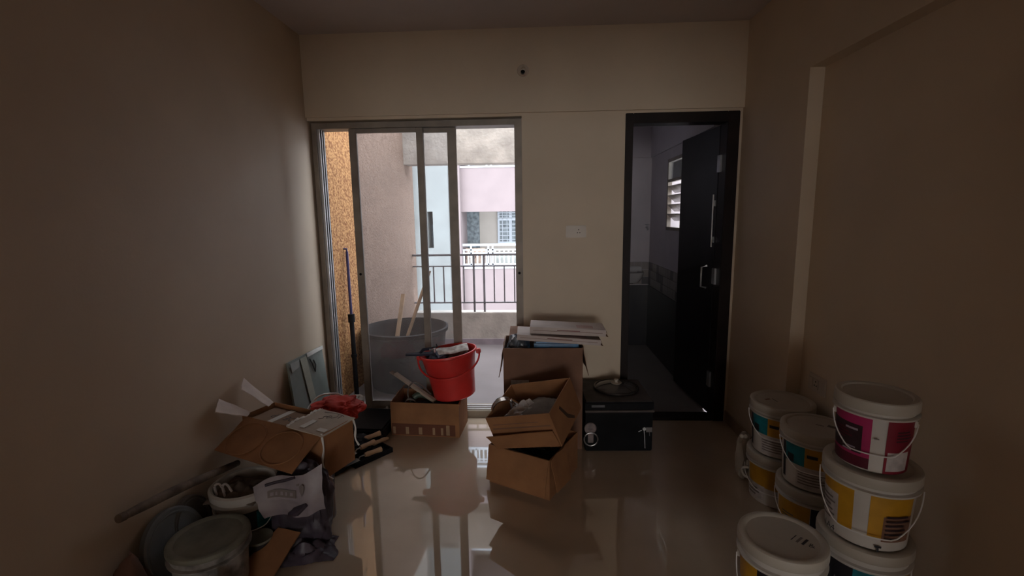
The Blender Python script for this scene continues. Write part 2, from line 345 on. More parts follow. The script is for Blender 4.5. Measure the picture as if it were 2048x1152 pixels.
# ------------------------------------------------------------------ small fixtures on the walls
lh = thing('lamp_holder', 'bare bulb holder on the beam above the sliding door', 'lamp holder', (1.451, -.02, 2.375))
bm = B(); lathe(bm, [(0, .012), (.030, .012), (.036, .008), (.038, 0), (0, 0)], 28, Matrix.Rotation(R(90), 4, 'X')); obj('base', bm, switchm, lh, True)
bm = B(); MQ = Matrix.Translation((0, -.008, -.002)) @ Matrix.Rotation(R(115), 4, 'X')
lathe(bm, [(.022, 0), (.022, .03), (.019, .032), (.019, .06), (.0145, .061), (.0145, .03), (0, .028)], 24, MQ); obj('socket', bm, switchm, lh, True)
bm = B(); lathe(bm, [(0, .034), (.013, .034), (.013, .031), (0, .031)], 20, MQ); obj('contact_disc', bm, alud, lh, True)
def plate(name, label, loc, rot, w, h, mods):
    t = thing(name, label, 'switch', loc, rot)
    boxo('plate', (-w/2, -.009, -h/2), (w/2, 0, h/2), switchm, t, .003)
    for a, b, kind in mods:
        boxo('rocker' if kind == 's' else 'socket_face', (a, -.013, -h*.28), (b, -.009, h*.28), switchm, t, .0015)
        if kind == 'p':
            for dx, dz in ((0, .012), (-.008, -.008), (.008, -.008)):
                boxo('pin_hole', ((a+b)/2+dx-.003, -.0137, dz-.003), ((a+b)/2+dx+.003, -.0128, dz+.003), alud, t)
    return t
plate('switch_plate', 'cream switch plate on the back wall between the sliding door and the dark door', (1.798, 0, 1.343), (0, 0, 0), .136, .082, [(-.052, -.030, 's'), (-.028, -.006, 's'), (-.002, .036, 'p'), (.038, .056, 's')])
plate('socket_plate', 'cream socket plate low on the right wall behind the paint pails', (XR, -.90, .60), (0, 0, R(-90)), .14, .09, [(-.056, -.028, 's'), (-.020, .020, 'p'), (.028, .056, 's')])

# ================================================================== BALCONY
struct(boxo('floor_balcony', (-.4, .17, -.15), (1.9, 2.2, .02), balf))
struct(boxo('wall_house_front', (-2.7, T, H), (5.7, T+.02, H+1.2), balc))
hazepl = mat('haze_tinted_plaster', (.29, .195, .145), .9, 0, 30, .9, 55, col2=(.215, .14, .10), detail=7)  # pinker tone puts the haze of the pane into the wall colour
bm = B(); prism(bm, [(-.03, .17, .02), (.021, .68, .02), (-.3, .68, .02), (-.3, .17, .02)], (0, 0, 2.6)); struct(obj('wall_balcony_left', bm, orange), 'orange textured stretch of the balcony side wall')
bm = B(); prism(bm, [(.021, .68, .02), (.165, 2.12, .02), (-.3, 2.12, .02), (-.3, .68, .02)], (0, 0, 2.6)); struct(obj('wall_balcony_left', bm, hazepl), 'plastered stretch of the balcony side wall, tinted pinkish for pane haze')
struct(boxo('trim_5', (.10, 1.86, 2.005), (1.9, 2.05, 2.47), balc), 'stained plaster beam along the front of the balcony')
pp = struct(boxo('wall_balcony_front', (.10, 1.95, .02), (1.9, 2.1, .385), balc, None, .006))
struct(boxo('baseboard_balcony', (.15, 1.938, .02), (1.9, 1.95, .085), skirtm))
rl = thing('balcony_railing', 'grey metal railing on the balcony parapet just outside the sliding door', 'railing', (0, 2.0, 0))
for z, h_ in ((1.03, .022), (.905, .014), (.492, .014)): boxo('rail', (.155, -.014, z-h_/2), (1.9, .014, z+h_/2), railm, rl, .003)
x = .155+.112
for k in range(16):
    xb = .272+k*.1135
    if k in (5, 6, 13, 14): boxo('post', (xb-.011, -.011, .385), (xb+.011, .011, 1.02), railm, rl)
    else: boxo('baluster', (xb-.007, -.007, .498), (xb+.007, .007, .90), railm, rl)
tb = thing('black_tub', 'large round black plastic tub on the balcony behind the dusty glass', 'tub', (.40, .71, .02))
bm = B(); lathe(bm, [(0, 0), (.29, 0), (.30, .01), (.345, .46), (.365, .47), (.368, .50), (.352, .505), (.335, .47), (.285, .02), (0, .018)], 48); obj('body', bm, tubm, tb, True)
bm = B(); lathe(bm, [(0, .30), (.31, .30), (.31, .27), (0, .27)], 40); obj('contents', bm, mat('dried_mortar', (.045, .042, .04), .9, .3, 9, .4, 20), tb, True, 'dried grey dregs inside')
for a, b, lb in (((.285, .74, .27), (.325, .96, .765), 'shorter pale timber batten standing in the black tub'), ((.335, .80, .27), (.565, 1.0, .97), 'longer pale timber batten leaning to the right in the black tub')):
    a, b = Vector(a), Vector(b); d = (b-a)
    M = Matrix.Translation(a) @ d.to_track_quat('Z', 'Y').to_matrix().to_4x4()
    tag(obj('timber_batten', box(B(), (-.018, -.008, 0), (.018, .008, d.length), M, .002), wood), lb, 'batten')
ep = thing('extension_pole', 'blue and black telescopic pole standing in the gap of the sliding door', 'pole')
a, b = Vector((.078, .35, .02)), Vector((.025, .47, 1.19)); q = lambda t: a+(b-a)*t
bm = B(); tube(bm, [q(.55), q(1)], .011, 12); obj('upper_tube', bm, polem, ep, True)
bm = B(); tube(bm, [q(0), q(.56)], .018, 12); obj('lower_tube', bm, rubber, ep, True)
bm = B(); tube(bm, [q(.52), q(.575)], .027, 12); obj('collar', bm, rubber, ep, True)
bm = B(); tube(bm, [q(.28), q(.30)], .024, 12); obj('clamp', bm, rubber, ep, True)
bm = B(); tube(bm, [q(1), q(1)+Vector((0, 0, .02)), q(1)+Vector((-.035, 0, .022))], .008, 8); obj('hook', bm, polem, ep, True)
bm = B(); blob(bm, (.125, .235, .045), (.055, .045, .04), .35, 2.5, 4, 3, flat=.022); tag(obj('cleaning_rag', bm, clothb, None, True), 'bunched brownish rag at the foot of the glass panel by the pole', 'rag')

# ================================================================== BUILDING OPPOSITE
bd = thing('apartment_building', 'pale pink apartment block with balconies seen through the open sliding door', 'building', (0, 10.8, -6))
def bpart(name, lo, hi, m, bev=0, par=None, label=None): return boxo(name, (lo[0], lo[1]-10.8, lo[2]+6), (hi[0], hi[1]-10.8, hi[2]+6), m, par or bd, bev, None, label)
bpart('wall', (-5, 12.0, -6), (8, 12.4, 2.0), creamw, label='cream recessed wall')
bpart('wall', (-5, 11.9, 2.0), (8, 12.4, 14), creamw)
FH = 2.94                                       # storey height of the block
for n_ in range(5):
    z0 = n_*FH
    bpart('parapet', (-.62 if n_ else -1.2, 10.8, z0-1.36), (8, 11.0, z0-.10), pinkw); bpart('coping', (-.62 if n_ else -1.2, 10.78, z0-.10), (8, 11.02, z0-.05), whitem)
    bpart('balcony_slab', (-.62 if n_ else -1.2, 10.9, z0-1.35), (8, 12.0, z0-1.0), pinkw)
bpart('ground_storey', (-5, 11.0, -6), (8, 12.0, -1.35), pinkw)
pc = bpart('pilaster', (-1.95, 10.45, -6), (-1.56, 12.0, 14), bluew); bpart('pilaster', (-1.40, 10.45, -6), (-.93, 12.0, 14), bluew)
bpart('pilaster_infill', (-1.56, 10.45, 1.60), (-1.40, 12.0, 14), bluew); bpart('pilaster_infill', (-1.56, 10.45, -6), (-1.40, 12.0, .55), bluew)
bpart('pilaster_edge', (-.93, 10.6, -6), (-.62, 12.0, 14), pinkw)
bpart('side_wall', (-5, 10.2, -6), (-1.95, 12.0, 14), creamw)
bpart('doorway', (-.88, 11.93, -.95), (-.23, 12.02, 1.66), greyd, label='doorway with shade and reflections painted in grey')
bpart('dark_opening', (-1.56, 11.0, .9), (-1.40, 11.1, 1.22), greyd)
bpart('dark_opening', (-1.56, 11.0, .55), (-1.52, 11.1, .9), greyd)
wf2 = bpart('window_frame', (.36, 11.95, .58), (1.55, 12.0, 1.68), whitem)
for i in range(3):
    x0 = .42+i*.37
    bpart('pane', (x0, 11.93, 1.40), (x0+.30, 11.96, 1.62), greyd, par=wf2); bpart('pane', (x0, 11.93, .64), (x0+.30, 11.96, 1.30), greyd, par=wf2)
gr = bpart('grille_rail', (.36, 11.90, 1.34), (1.55, 11.92, 1.37), whitem, par=wf2)
for z in (.70, .82, .94, 1.06, 1.18, 1.46, 1.54): bpart('grille_bar', (.36, 11.90, z), (1.55, 11.915, z+.018), whitem, par=wf2)
for i in range(9): bpart('grille_bar', (.36+i*.145, 11.90, .60), (.376+i*.145, 11.915, 1.66), whitem, par=wf2)
for n_ in range(4):
    z0 = n_*FH; xa = -1.2 if n_ == 0 else -.62
    rr = bpart('railing', (xa, 10.87, z0+.57), (8, 10.92, z0+.64), whitem, label='white balcony railing')
    for z in (.435, .335, .0): bpart('rail', (xa, 10.88, z0+z), (8, 10.91, z0+z+.045), whitem, par=rr)
    for k in range(38 if n_ == 0 else 26): bpart('baluster', (xa+.05+k*.134, 10.885, z0), (xa+.095+k*.134, 10.905, z0+.47), whitem, par=rr)
    for xk in (-.4, .12, .25, 1.4, 1.53, 2.7): bpart('post', (xk, 10.88, z0-.08), (xk+.05, 10.91, z0+.60), whitem, par=rr)
bpart('sign_board', (-.9, 11.5, -.3), (-.02, 11.53, .46), mat('beige_board', (.50, .36, .28), .7), label='beige board behind the white railing')
bm = text_bm('HO e', .36, lambda v: Vector((v.x-.42, .694, v.y+.22+6))); obj('lettering', bm, mat('brown_letter', (.16, .10, .09), .7), bd)
bpart('planter_box', (.30, 11.5, -.9), (2.6, 11.7, .28), mat('grey_green_panel', (.42, .43, .40), .7))
struct(boxo('ground', (-30, 2.3, -6.1), (30, 40, -6), mat('ground_concrete', (.22, .21, .20), .9)))

# ================================================================== PAINT PAILS
def arc(bm, rb, rt, h, a0, a1, z0, z1, off=.0008):
    n = max(2, int(abs(a1-a0)/6)); rad = lambda z: rb+(rt-rb)*z/h+off
    prev = None
    for i in range(n+1):
        a = R(a0+(a1-a0)*i/n); pr_ = [bm.verts.new((rad(z)*math.sin(a), -rad(z)*math.cos(a), z)) for z in (z0, z1)]
        if prev: bm.faces.new((prev[0], pr_[0], pr_[1], prev[1]))
        prev = pr_
    return bm
def face_cam(x, y): d = Vector((CAM.x-x, CAM.y-y)); return math.atan2(d.x, -d.y)
def pail(label, loc, rl_, h, patches, group='white paint pails by the right wall', yaw=0, bail=None, lid=True, skirt=.034, bodymat=None, lidmat=None, body_t=1, texts=(), name='paint_pail'):
    """rl_: lid radius; body tapers below it; patches: (material, a0, a1, z0, z1) in degrees from the camera side and fractions of height"""
    rt, rb = rl_*.925, rl_*.83; hb = h-.012
    t = thing(name, label, 'pail', loc, (0, 0, face_cam(loc[0], loc[1])+R(yaw)), group)
    bm = B()
    prof = [(0, .004), (rb-.012, .004), (rb-.008, 0), (rb, .006), (rb+(rt-rb)*.80, hb*.80), (rt+.010, hb*.81), (rt+.011, hb*.835), (rt-.001, hb*.845), (rt, hb), (rt-.003, hb), (rb-.006, .01), (0, .01)]
    lathe(bm, prof, 48); obj('body', bm, bodymat or white, t, True)
    if lid:
        bm = B(); lathe(bm, [(0, h-.006), (rl_*.80, h-.006), (rl_*.84, h-.001), (rl_*.95, h), (rl_*.985, h-.003), (rl_, h-.012), (rl_, h-skirt), (rl_*.985, h-skirt-.004), (rl_*.94, h-skirt-.002), (rl_*.93, h-.014), (0, h-.012)], 56)
        obj('lid', bm, lidmat or lidm, t, True)
    else:
        bm = B(); lathe(bm, [(rt-.004, hb-.03), (rt+.012, hb-.03), (rt+.014, hb-.002), (rt+.004, hb+.004), (rt-.004, hb)], 48, None, True); obj('rim', bm, bodymat or white, t, True)
    for i, (m_, a0, a1, z0, z1) in enumerate(patches):
        bm = B(); arc(bm, rb, rt, hb, a0, a1, z0*hb, z1*hb, .0008+.0004*i); obj('label_patch', bm, m_, t, True)
    for (s, size, a, z, rotd, m_) in texts:
        c, s_ = math.cos(R(rotd)), math.sin(R(rotd)); bm = B()
        def f(v):
            x, y = v.x*c-v.y*s_, v.x*s_+v.y*c; zz = z*hb+y; rad = rb+(rt-rb)*zz/hb+.0065; aa = R(a)+x/rad
            return Vector((rad*math.sin(aa), -rad*math.cos(aa), zz))
        text_bm(s, size, f, bm); obj('lettering', bm, m_, t)
    bz, dz, amax, rf = bail or (.80, .42, 86, 1.06)
    if bail != 0:
        pts = []
        for i in range(25):
            u = -1+2*i/24; a = R(amax*u); k = min(1, (1-abs(u))/.62); pts.append((rt*rf*math.sin(a), -rt*rf*math.cos(a), hb*(bz-dz*(k**.8))))
        bm = B(); tube(bm, pts, .0022, 6); obj('handle', bm, wire, t, True)
        for s_ in (-1, 1):
            bm = B(); a = R(amax*s_); box(bm, (-.008, -.006, -.012), (.008, .014, .012), Matrix.Translation((rt*1.0*math.sin(a), -rt*1.0*math.cos(a), hb*bz)) @ Matrix.Rotation(a, 4, 'Z'), .002)
            obj('handle_lug', bm, bodymat or white, t, True)
    return t
def lines(a0, a1, z0, z1, n, m_): return [(m_, a0, a0+(a1-a0)*(.65+.35*((i*37) % 10)/10), z0+(z1-z0)*i/n, z0+(z1-z0)*(i+.42)/n) for i in range(n)]
tealset = [(blackp, -76, -66, .10, .80), (teal, -65, -24, .44, .79), (must, -24, 14, .44, .79), (paperm, -38, 34, .06, .42), (blackp, -58, -44, .46, .60), (blackp, -20, -2, .62, .68)]+lines(-34, 26, .12, .38, 5, greyp)
tp1 = pail('white pail with teal and mustard label, topmost of the rear stack by the column', (2.752, -.92, .262), .147, .263, tealset, yaw=0, bail=(.80, .40, 84, 1.08))
lp = pail('white pail with mustard label and pale sticker, under the rear teal pail', (2.752, -.92, 0), .147, .262, [(must, -70, 20, .38, .79), (paperm, -74, -22, .10, .40)]+lines(-70, -30, .14, .36, 3, greyp), bail=(.62, .30, 88, 1.10))
tp2 = pail('white and teal labelled pail just left of the magenta pail', (2.750, -1.214, .265), .140, .262, tealset, yaw=9, bail=(.80, .42, 84, 1.08))
pail('white pail with mustard label, under the teal pail beside the tall stack', (2.750, -1.214, 0), .142, .265, [(must, -70, 2, .30, .79), (blackp, 3, 60, .1, .79)]+lines(-52, -20, .42, .58, 3, greyp), bail=(.80, .42, 84, 1.08))
bm = B(); tube(bm, curve([(-.130, -.05, .150), (-.150, -.058, .150), (-.158, -.055, .128), (-.146, -.060, .108), (-.128, -.066, .104)], 5), .006, 8); obj('handle_grip', bm, white, lp, True)
BX, BY = 2.690, -1.637
redp = [(mag, -86, -1, .04, .79), (maroon, -86, -1, .04, .20), (darkpan, -80, -14, .24, .66), (dred, 21, 84, .02, .80), (paperm, 25, 66, .06, .34)]+lines(36, 70, .50, .68, 4, darkpan)+lines(-46, -20, .25, .36, 2, purp)+lines(-72, -24, .42, .60, 4, maroon)+[(purp, -40, -20, .58, .61)]+[(greyp, 3, 10, .52, .54)]
pail('white pail with magenta and dark red label, topmost of the tall stack', (2.683, -1.637, .592), .120, .250, redp, bail=(.72, .42, 80, 1.06))
yel = [(must, -78, -16, .20, .79), (must, 4, 66, .20, .79), (paperm, -78, -38, .16, .62), (cardd, 22, 66, .16, .52)]+lines(-74, -40, .20, .58, 6, greyp)+lines(25, 62, .20, .58, 6, darkpan)+[(blackp, 14, 23, .075, .105), (blackp, 17, 20, .02, .075)]
pail('white pail with two mustard label panels, middle of the tall stack at the right wall', (BX, BY, .325), .1435, .268, yel, bail=(.80, .55, 88, 1.10), texts=[('1A4', .032, -52, .09, 0, blackp)])
pail('white pail with black and teal label, lowest of the tall stack at the right wall', (BX, BY, 0), .1445, .326, [(blackp, -84, -8, 0, .78), (teal, -8, 44, 0, .78), (must, 44, 80, 0, .78)], bail=(.80, .62, 88, 1.04), texts=[('Paints', .05, -28, .42, 90, sackp)])
fp = pail('single white pail with mustard label standing in front of the tall stack', (2.377, -1.69, 0), .142, .337, [(must, -80, -30, .2, .79), (blackp, -30, -2, .0, .79), (paperm, -86, -50, .1, .5)], bail=(.70, .5, 84, 1.06), group='white paint pails by the right wall')
def lidmark(parent, pts, h, wd, m_=blackp):
    a, b = Vector((*pts[0], h)), Vector((*pts[1], h)); d = (b-a).normalized(); n = Vector((-d.y, d.x, 0))*wd
    bm = B(); vs = [bm.verts.new(p) for p in (a-n, b-n, b+n, a+n)]; bm.faces.new(vs); obj('lid_print', bm, m_, parent)
for k, wd in enumerate((.0016, .004, .004)):
    x = .030+k*.017; lidmark(fp, ((x-.004, -.005-k*.004), (x+.012, .032-k*.004)), .3316, wd, blackp if k != 1 else greyp)
bm = text_bm('&', .032, lambda v: Vector((v.x+.088, v.y-.005, .3316))); obj('lid_print', bm, blackp, fp)
lidmark(tp1, ((-.075, -.02), (-.055, .0)), .2576, .006, cardd); lidmark(tp1, ((-.045, .01), (-.02, -.025)), .2576, .002)
lidmark(tp2, ((.045, .025), (.085, .005)), .2566, .012, greyp); lidmark(tp2, ((.0, .02), (.03, .012)), .2566, .004, greyp)
rgp = thing('rubber_glove', 'crumpled pale plastic glove behind the rear pail stack', 'glove', (2.655, -.745, 0))
rgp.scale = (.85, .85, .85)
bm = B(); blob(bm, (0, 0, .16), (.045, .05, .16), .3, 2.2, 9, 3, flat=.002); obj('palm', bm, lidm, rgp, True)
for k in range(3):
    bm = B(); tube(bm, curve([(-.02+.02*k, -.01, .25), (-.03+.02*k, -.03, .30), (-.035+.024*k, -.05, .31)], 4), [.014]*8+[.009], 8); obj('finger', bm, lidm, rgp, True)

# ================================================================== CARDBOARD BOXES
def carton(label, loc, rot, w, d, h, m_, flaps=(), t=.005, name='cardboard_box', inner=None):
    """origin at the bottom front left corner; flaps: (side, length, degrees from straight up, start, end)"""
    c = thing(name, label, 'box', loc, rot)
    bm = B(); box(bm, (0, 0, 0), (w, d, t)); box(bm, (0, 0, t), (w, t, h)); box(bm, (0, d-t, t), (w, d, h)); box(bm, (0, t, t), (t, d-t, h)); box(bm, (w-t, t, t), (w, d-t, h))
    obj('body', bm, m_, c)
    for i, (side, ln, deg, s0, s1) in enumerate(flaps):
        L = w if side in 'fb' else d; a, b = L*s0, L*s1; s, co = math.sin(R(deg)), math.cos(R(deg))
        out = {'f': Vector((0, -1, 0)), 'b': Vector((0, 1, 0)), 'l': Vector((-1, 0, 0)), 'r': Vector((1, 0, 0))}[side]
        base = {'f': lambda x: Vector((x, 0, h)), 'b': lambda x: Vector((x, d, h)), 'l': lambda x: Vector((0, x, h)), 'r': lambda x: Vector((w, x, h))}[side]
        off = out*.003; v = out*s*ln+Vector((0, 0, co*ln)); rr_ = random.Random(i+int(ln*1000))
        e0, e1 = .012*rr_.random(), .012*rr_.random()
        bm = B(); quad(bm, base(a)+off, base(b)+off, base(b-e0)+off+v, base(a+e1)+off+v*.97, .004, 8, .006, i*3+ln); obj('flap', bm, m_ if deg > 90 else (inner or m_), c, True)
    return c
# A: under the red bucket
A = carton('low brown cardboard box with printed base, under the red bucket', (.545, -.262, 0), (0, 0, R(-3.9)), .468, .262, .232, card, [('l', .09, -38, .15, .95), ('r', .02, 178, .0, .9)])
for k, (x0, x1) in enumerate([(.012, .030), (.10, .122), (.19, .214), (.285, .302), (.342, .358), (.378, .402)]): boxo('printed_mark', (x0, -.0012, .012), (x1, .0005, .062+.02*(k == 5)), mat('pale_print', (.34, .22, .13), .8), A)
boxo('printed_band', (.005, -.0008, .006), (.44, .0003, .085), mat('dark_red_brown_print', (.13, .045, .022), .8), A)
# D and E: two boxes in the middle
D = carton('brown cardboard box on the floor at the bottom of the pair in the middle', (1.261, -.815, 0), (0, 0, R(-27.6)), .367, .372, .220, card, [('f', .195, 170, .0, .99), ('r', .18, 167, .02, .50)])
E_ = carton('open brown cardboard box tilted on top of the box in the middle', (1.319, -.875, .226), (R(14.2), R(-15.3), R(-26.3)), .38, .328, .192, card, [], inner=cardd)
bm = B(); quad(bm, (-.012, -.040, .105), (.372, -.020, .105), (.375, -.004, .004), (.0, -.006, .004), .004, 8, .005, 2); obj('loose_flap', bm, card, E_, True)
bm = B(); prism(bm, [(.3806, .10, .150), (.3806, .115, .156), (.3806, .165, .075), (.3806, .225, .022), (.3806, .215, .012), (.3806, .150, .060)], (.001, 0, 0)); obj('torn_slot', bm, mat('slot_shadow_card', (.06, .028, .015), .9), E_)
boxo('crease_line', (.02, -.0012, .120), (.36, .0004, .127), cardd, E_); boxo('crease_line', (.03, -.0012, .146), (.30, .0004, .150), cardd, E_)
# contents of E (world placed)
cl = thing('pipe_clamp', 'shiny metal ring clamp in the tilted box', 'clamp', (1.345, -.80, .412), (R(6), R(8), R(15)))
bm = B(); lathe(bm, [(.062, -.018), (.067, -.018), (.067, .018), (.062, .018)], 40, Matrix.Rotation(R(90), 4, 'X'), True); obj('ring', bm, mat('polished_steel', (.62, .60, .58), .18, .05, metal=1.), cl, True)
bm = B(); box(bm, (.03, -.014, .050), (.10, .014, .056), Matrix.Rotation(R(28), 4, 'Y') @ Matrix.Translation((-.03, 0, .018)), .001); obj('tongue', bm, MATS['polished_steel'], cl, True)
bm = B(); tube(bm, curve([(-.05, .05, -.03), (-.03, .06, .03), (.03, .06, .04), (.06, .05, -.02)], 5), .006, 8); obj('inner_strap', bm, steel, cl, True)
bm = B(); crumple(bm, (1.475, -.81, .395), .21, .16, .07, 5, 30, .003, 5, R(-20)); tag(obj('crumpled_cloth', bm, clothw, None, True), 'crumpled dirty white cloth in the tilted box', 'cloth')
bm = B(); blob(bm, (.19, .165, .085), (.16, .135, .055), .15, 3, 2, 4); o = tag(obj('packing_paper', bm, clothb, None, True), 'dark wadded packing filling the tilted box', 'packing'); o.location = E_.location; o.rotation_euler = E_.rotation_euler
random.seed(11)
MD = Matrix.Translation(D.location) @ Matrix.Rotation(R(-27.6), 4, 'Z')
bm = B()
for k in range(5):
    pts = [(.05+.27*random.random(), .06+.26*random.random(), .13+.07*random.random()) for _ in range(6)]
    tube(bm, [MD @ p for p in curve(pts, 6)], .006, 6)
tag(obj('black_cable', bm, rubber, None, True), 'tangled black cable in the lower box in the middle', 'cable')
bm = B(); blob(bm, (.18, .18, .075), (.155, .15, .07), .15, 3, 6, 4); bmesh.ops.transform(bm, matrix=MD, verts=bm.verts[:]); tag(obj('scrap_bag', bm, rubber, None, True), 'black plastic filling the lower box in the middle', 'bag')
# F: tall box by the wall
F = carton('tall brown cardboard box standing open beside the wall, between sliding door and trunk', (1.322, -.440, 0), (0, 0, R(.6)), .485, .315, .655, cardd, [('f', .195, 175.5, 0, 1), ('l', .20, 172, .05, .95), ('r', .19, 168, .05, .95), ('b', .10, 62, .05, .95)])
boxo('paper_label', (.045, -.0016, .385), (.155, .0002, .452), paperm, F, label='white paper label')
bm = B(); blob(bm, (1.41, -.29, .605), (.075, .10, .10), .22, 3, 3, 4); tag(obj('plastic_film_bundle', bm, greypl, None, True), 'bunched grey plastic film in the left side of the tall box', 'plastic film')
bp = thing('blue_packet', 'blue plastic packet lying in the top of the tall box', 'packet', (1.66, -.29, .50))
bm = B(); box(bm, (-.15, -.12, 0), (.125, .12, .185), None, .012); obj('body', bm, bluepl, bp, True)
boxo('seam', (-.15, -.1225, .085), (.12, -.1195, .092), bluepl, bp)
def flat_box(label, loc, rot, w, d, h):
    t = thing('flat_carton', label, 'carton', loc, rot, 'flat white cartons on the tall box'); bm = B(); box(bm, (0, 0, 0), (w, d, h), None, .002); obj('body', bm, mat('white_carton', (.52, .44, .41), .7, .08, 9), t, True)
    boxo('lid_seam', (.02, -.001, h*.48), (w-.02, .0002, h*.53), cardd, t)
    boxo('printed_line', (w*.36, -.0012, h*.60), (w*.66, .0002, h*.70), mat('brown_red_print', (.18, .05, .05), .8), t)
    bm = B(); prism(bm, [(w, .0, .003), (w+.016, .01, -.004), (w+.012, .05, .0), (w, .06, .003)], (0, 0, .003)); prism(bm, [(w, .0, h-.004), (w+.010, .0, h*.3), (w+.008, .05, h*.4), (w, .06, h-.004)], (0, .002, 0)); obj('end_tab', bm, cardd, t)
    boxo('label_strip', (w*.62, .03, h-.0003), (w*.84, .10, h+.0006), mat('pinkish_print', (.45, .30, .27), .7), t)
    return t
flat_box('lower of two flat white cartons lying across the tall box', (1.408, -.498, .722), (0, R(4.4), R(1)), .500, .22, .034)
flat_box('upper of two flat white cartons, topmost on the tall box', (1.485, -.475, .757), (0, R(2.6), R(-1)), .452, .19, .040)

# ------------------------------------------------------------------ black trunk with the pan lid
tk = thing('metal_trunk', 'black metal trunk on the floor by the dark doorway', 'trunk', (1.825, -.462, 0), (0, 0, R(1.6)))
boxo('body', (0, 0, 0), (.412, .40, .262), blackm, tk, .006)
boxo('lid', (-.004, -.004, .268), (.416, .404, .320), blackm, tk, .006)
boxo('lid_top_sheet', (.004, .004, .3195), (.408, .396, .3215), blackt, tk)
bm = B(); tube(bm, [(-.004, -.005, .262), (.416, -.005, .262)], .008, 8); obj('seam_bead', bm, blackt, tk, True, 'lighter beaded rim below the lid')
bm = B(); lathe(bm, [(0, .004), (.034, .004), (.038, 0), (0, 0)], 26, Matrix.Translation((.030, 0, .150)) @ Matrix.Rotation(R(90), 4, 'X')); obj('handle_plate', bm, mat('worn_plate', (.20, .16, .155), .5, .3, 25), tk, True, 'round pale handle plate')
bm = B(); tube(bm, [(.032+.042*math.sin(2*math.pi*k/24), -.012, .085+.042*math.cos(2*math.pi*k/24)) for k in range(24)], .0045, 8, True); obj('ring_handle', bm, steel, tk, True)
boxo('hasp', (.014, -.009, .060), (.048, 0, .150), MATS['worn_plate'], tk, .002)
bm = B(); lathe(bm, [(0, .003), (.010, .003), (.011, 0), (0, 0)], 16, Matrix.Translation((.361, 0, .145)) @ Matrix.Rotation(R(90), 4, 'X')); tube(bm, curve([(.358, -.001, .145), (.363, -.001, .10), (.368, -.001, .02)], 4), .0022, 6); tube(bm, [(.345, -.001, .137), (.325, -.001, .128)], .0022, 6); obj('paint_drip', bm, drip, tk, True, 'white paint drip')
bm = B(); box(bm, (.372, -.0015, .125), (.408, .0005, .155)); tube(bm, [(.392, -.001, .13), (.394, -.001, .10)], .0016, 6); obj('paint_drip', bm, mat('grey_smear', (.20, .19, .185), .6), tk)
boxo('paper_patch', (.035, -.0052, .288), (.115, -.0035, .303), mat('grey_smear2', (.10, .10, .105), .6), tk, label='torn grey sticker')
pl = thing('pan_lid', 'round glass pan lid with dark rim and pale knob on the black trunk', 'lid', (2.048, -.225, .322))
bm = B(); tube(bm, [(.140*math.sin(2*math.pi*k/48), .140*math.cos(2*math.pi*k/48), .008) for k in range(48)], .0075, 8, True); obj('rim', bm, mat('dark_steel_rim', (.06, .05, .048), .25, .2, metal=.6), pl, True)
bm = B(); lathe(bm, [(.138, .008), (.12, .018), (.08, .030), (.03, .036), (0, .037), (0, .033), (.03, .032), (.08, .026), (.12, .014), (.138, .005)], 44); obj('glass_dome', bm, lidglass, pl, True)
bm = B(); lathe(bm, [(0, .036), (.034, .036), (.036, .040), (.012, .043), (.010, .052), (.016, .056), (.015, .064), (0, .066)], 24); obj('knob', bm, mat('pale_knob', (.42, .36, .30), .35), pl, True)
for k in range(3):
    a = R(20+k*120); bm = B(); tube(bm, [(.035*math.sin(a), .035*math.cos(a), .037), (.085*math.sin(a), .085*math.cos(a), .031), (.137*math.sin(a), .137*math.cos(a), .010)], .003, 6); obj('rib', bm, MATS['dark_steel_rim'], pl, True)

# ------------------------------------------------------------------ red bucket and what is in it, what lies in box A
bk = thing('red_bucket', 'red plastic bucket standing on the cardboard box before the sliding door', 'bucket', (.962, -.13, .2385), (0, R(-7), 0))
bm = B(); lathe(bm, [(0, .006), (.128, .006), (.134, 0), (.142, .008), (.158, .165), (.160, .172), (.164, .176), (.183, .292), (.192, .296), (.196, .304), (.194, .312), (.186, .314), (.180, .306), (.138, .014), (0, .012)], 56); obj('body', bm, redpl, bk, True)
for s_ in (-1, 1): boxo('handle_lug', (s_*.206-.016, -.016, .272), (s_*.206+.016, .016, .304), redpl, bk, .005)
pts = [(.212*math.sin(R(90*u)), -.10*math.cos(R(90*u))-.06*math.cos(R(90*u))**2-.01, .285-.118*math.cos(R(90*u))**.8) for u in [-1+2*i/28 for i in range(29)]]
bm = B(); tube(bm, pts, .0065, 8); obj('handle', bm, redpl, bk, True)
MBK = Matrix.Translation(bk.location) @ Matrix.Rotation(R(-7), 4, 'Y')
bm = B()
def roll_f(u, v):
    a = R(-60+300*u); return MBK @ (Vector((.01, .03, .275))+Matrix.Rotation(R(14), 3, 'Z') @ Vector((-.11+.23*v, .085*math.sin(a)*(.9+.1*v), .055*math.cos(a)+.004*math.sin(9*v))))
sheet(bm, roll_f, 26, 10, .002); tag(obj('rolled_newspaper', bm, newsp, None, True), 'rolled printed paper sticking out of the red bucket', 'paper')
tw = thing('navy_trowel', 'dark flat trowel lying across the left rim of the red bucket', 'trowel'); tw.matrix_world = MBK @ Matrix.Translation((-.215, -.03, .318)) @ Matrix.Rotation(R(4), 4, 'Y')
bm = B(); prism(bm, [(-.07, -.012, 0), (-.065, .014, 0), (.02, .03, 0), (.13, .03, 0), (.13, -.03, 0), (.02, -.028, 0)], (0, 0, .012)); obj('blade', bm, navy, tw)
bm = B(); tube(bm, [(.03, 0, .012), (.05, 0, .035), (.11, 0, .04)], .010, 10); obj('grip', bm, navy, tw, True)
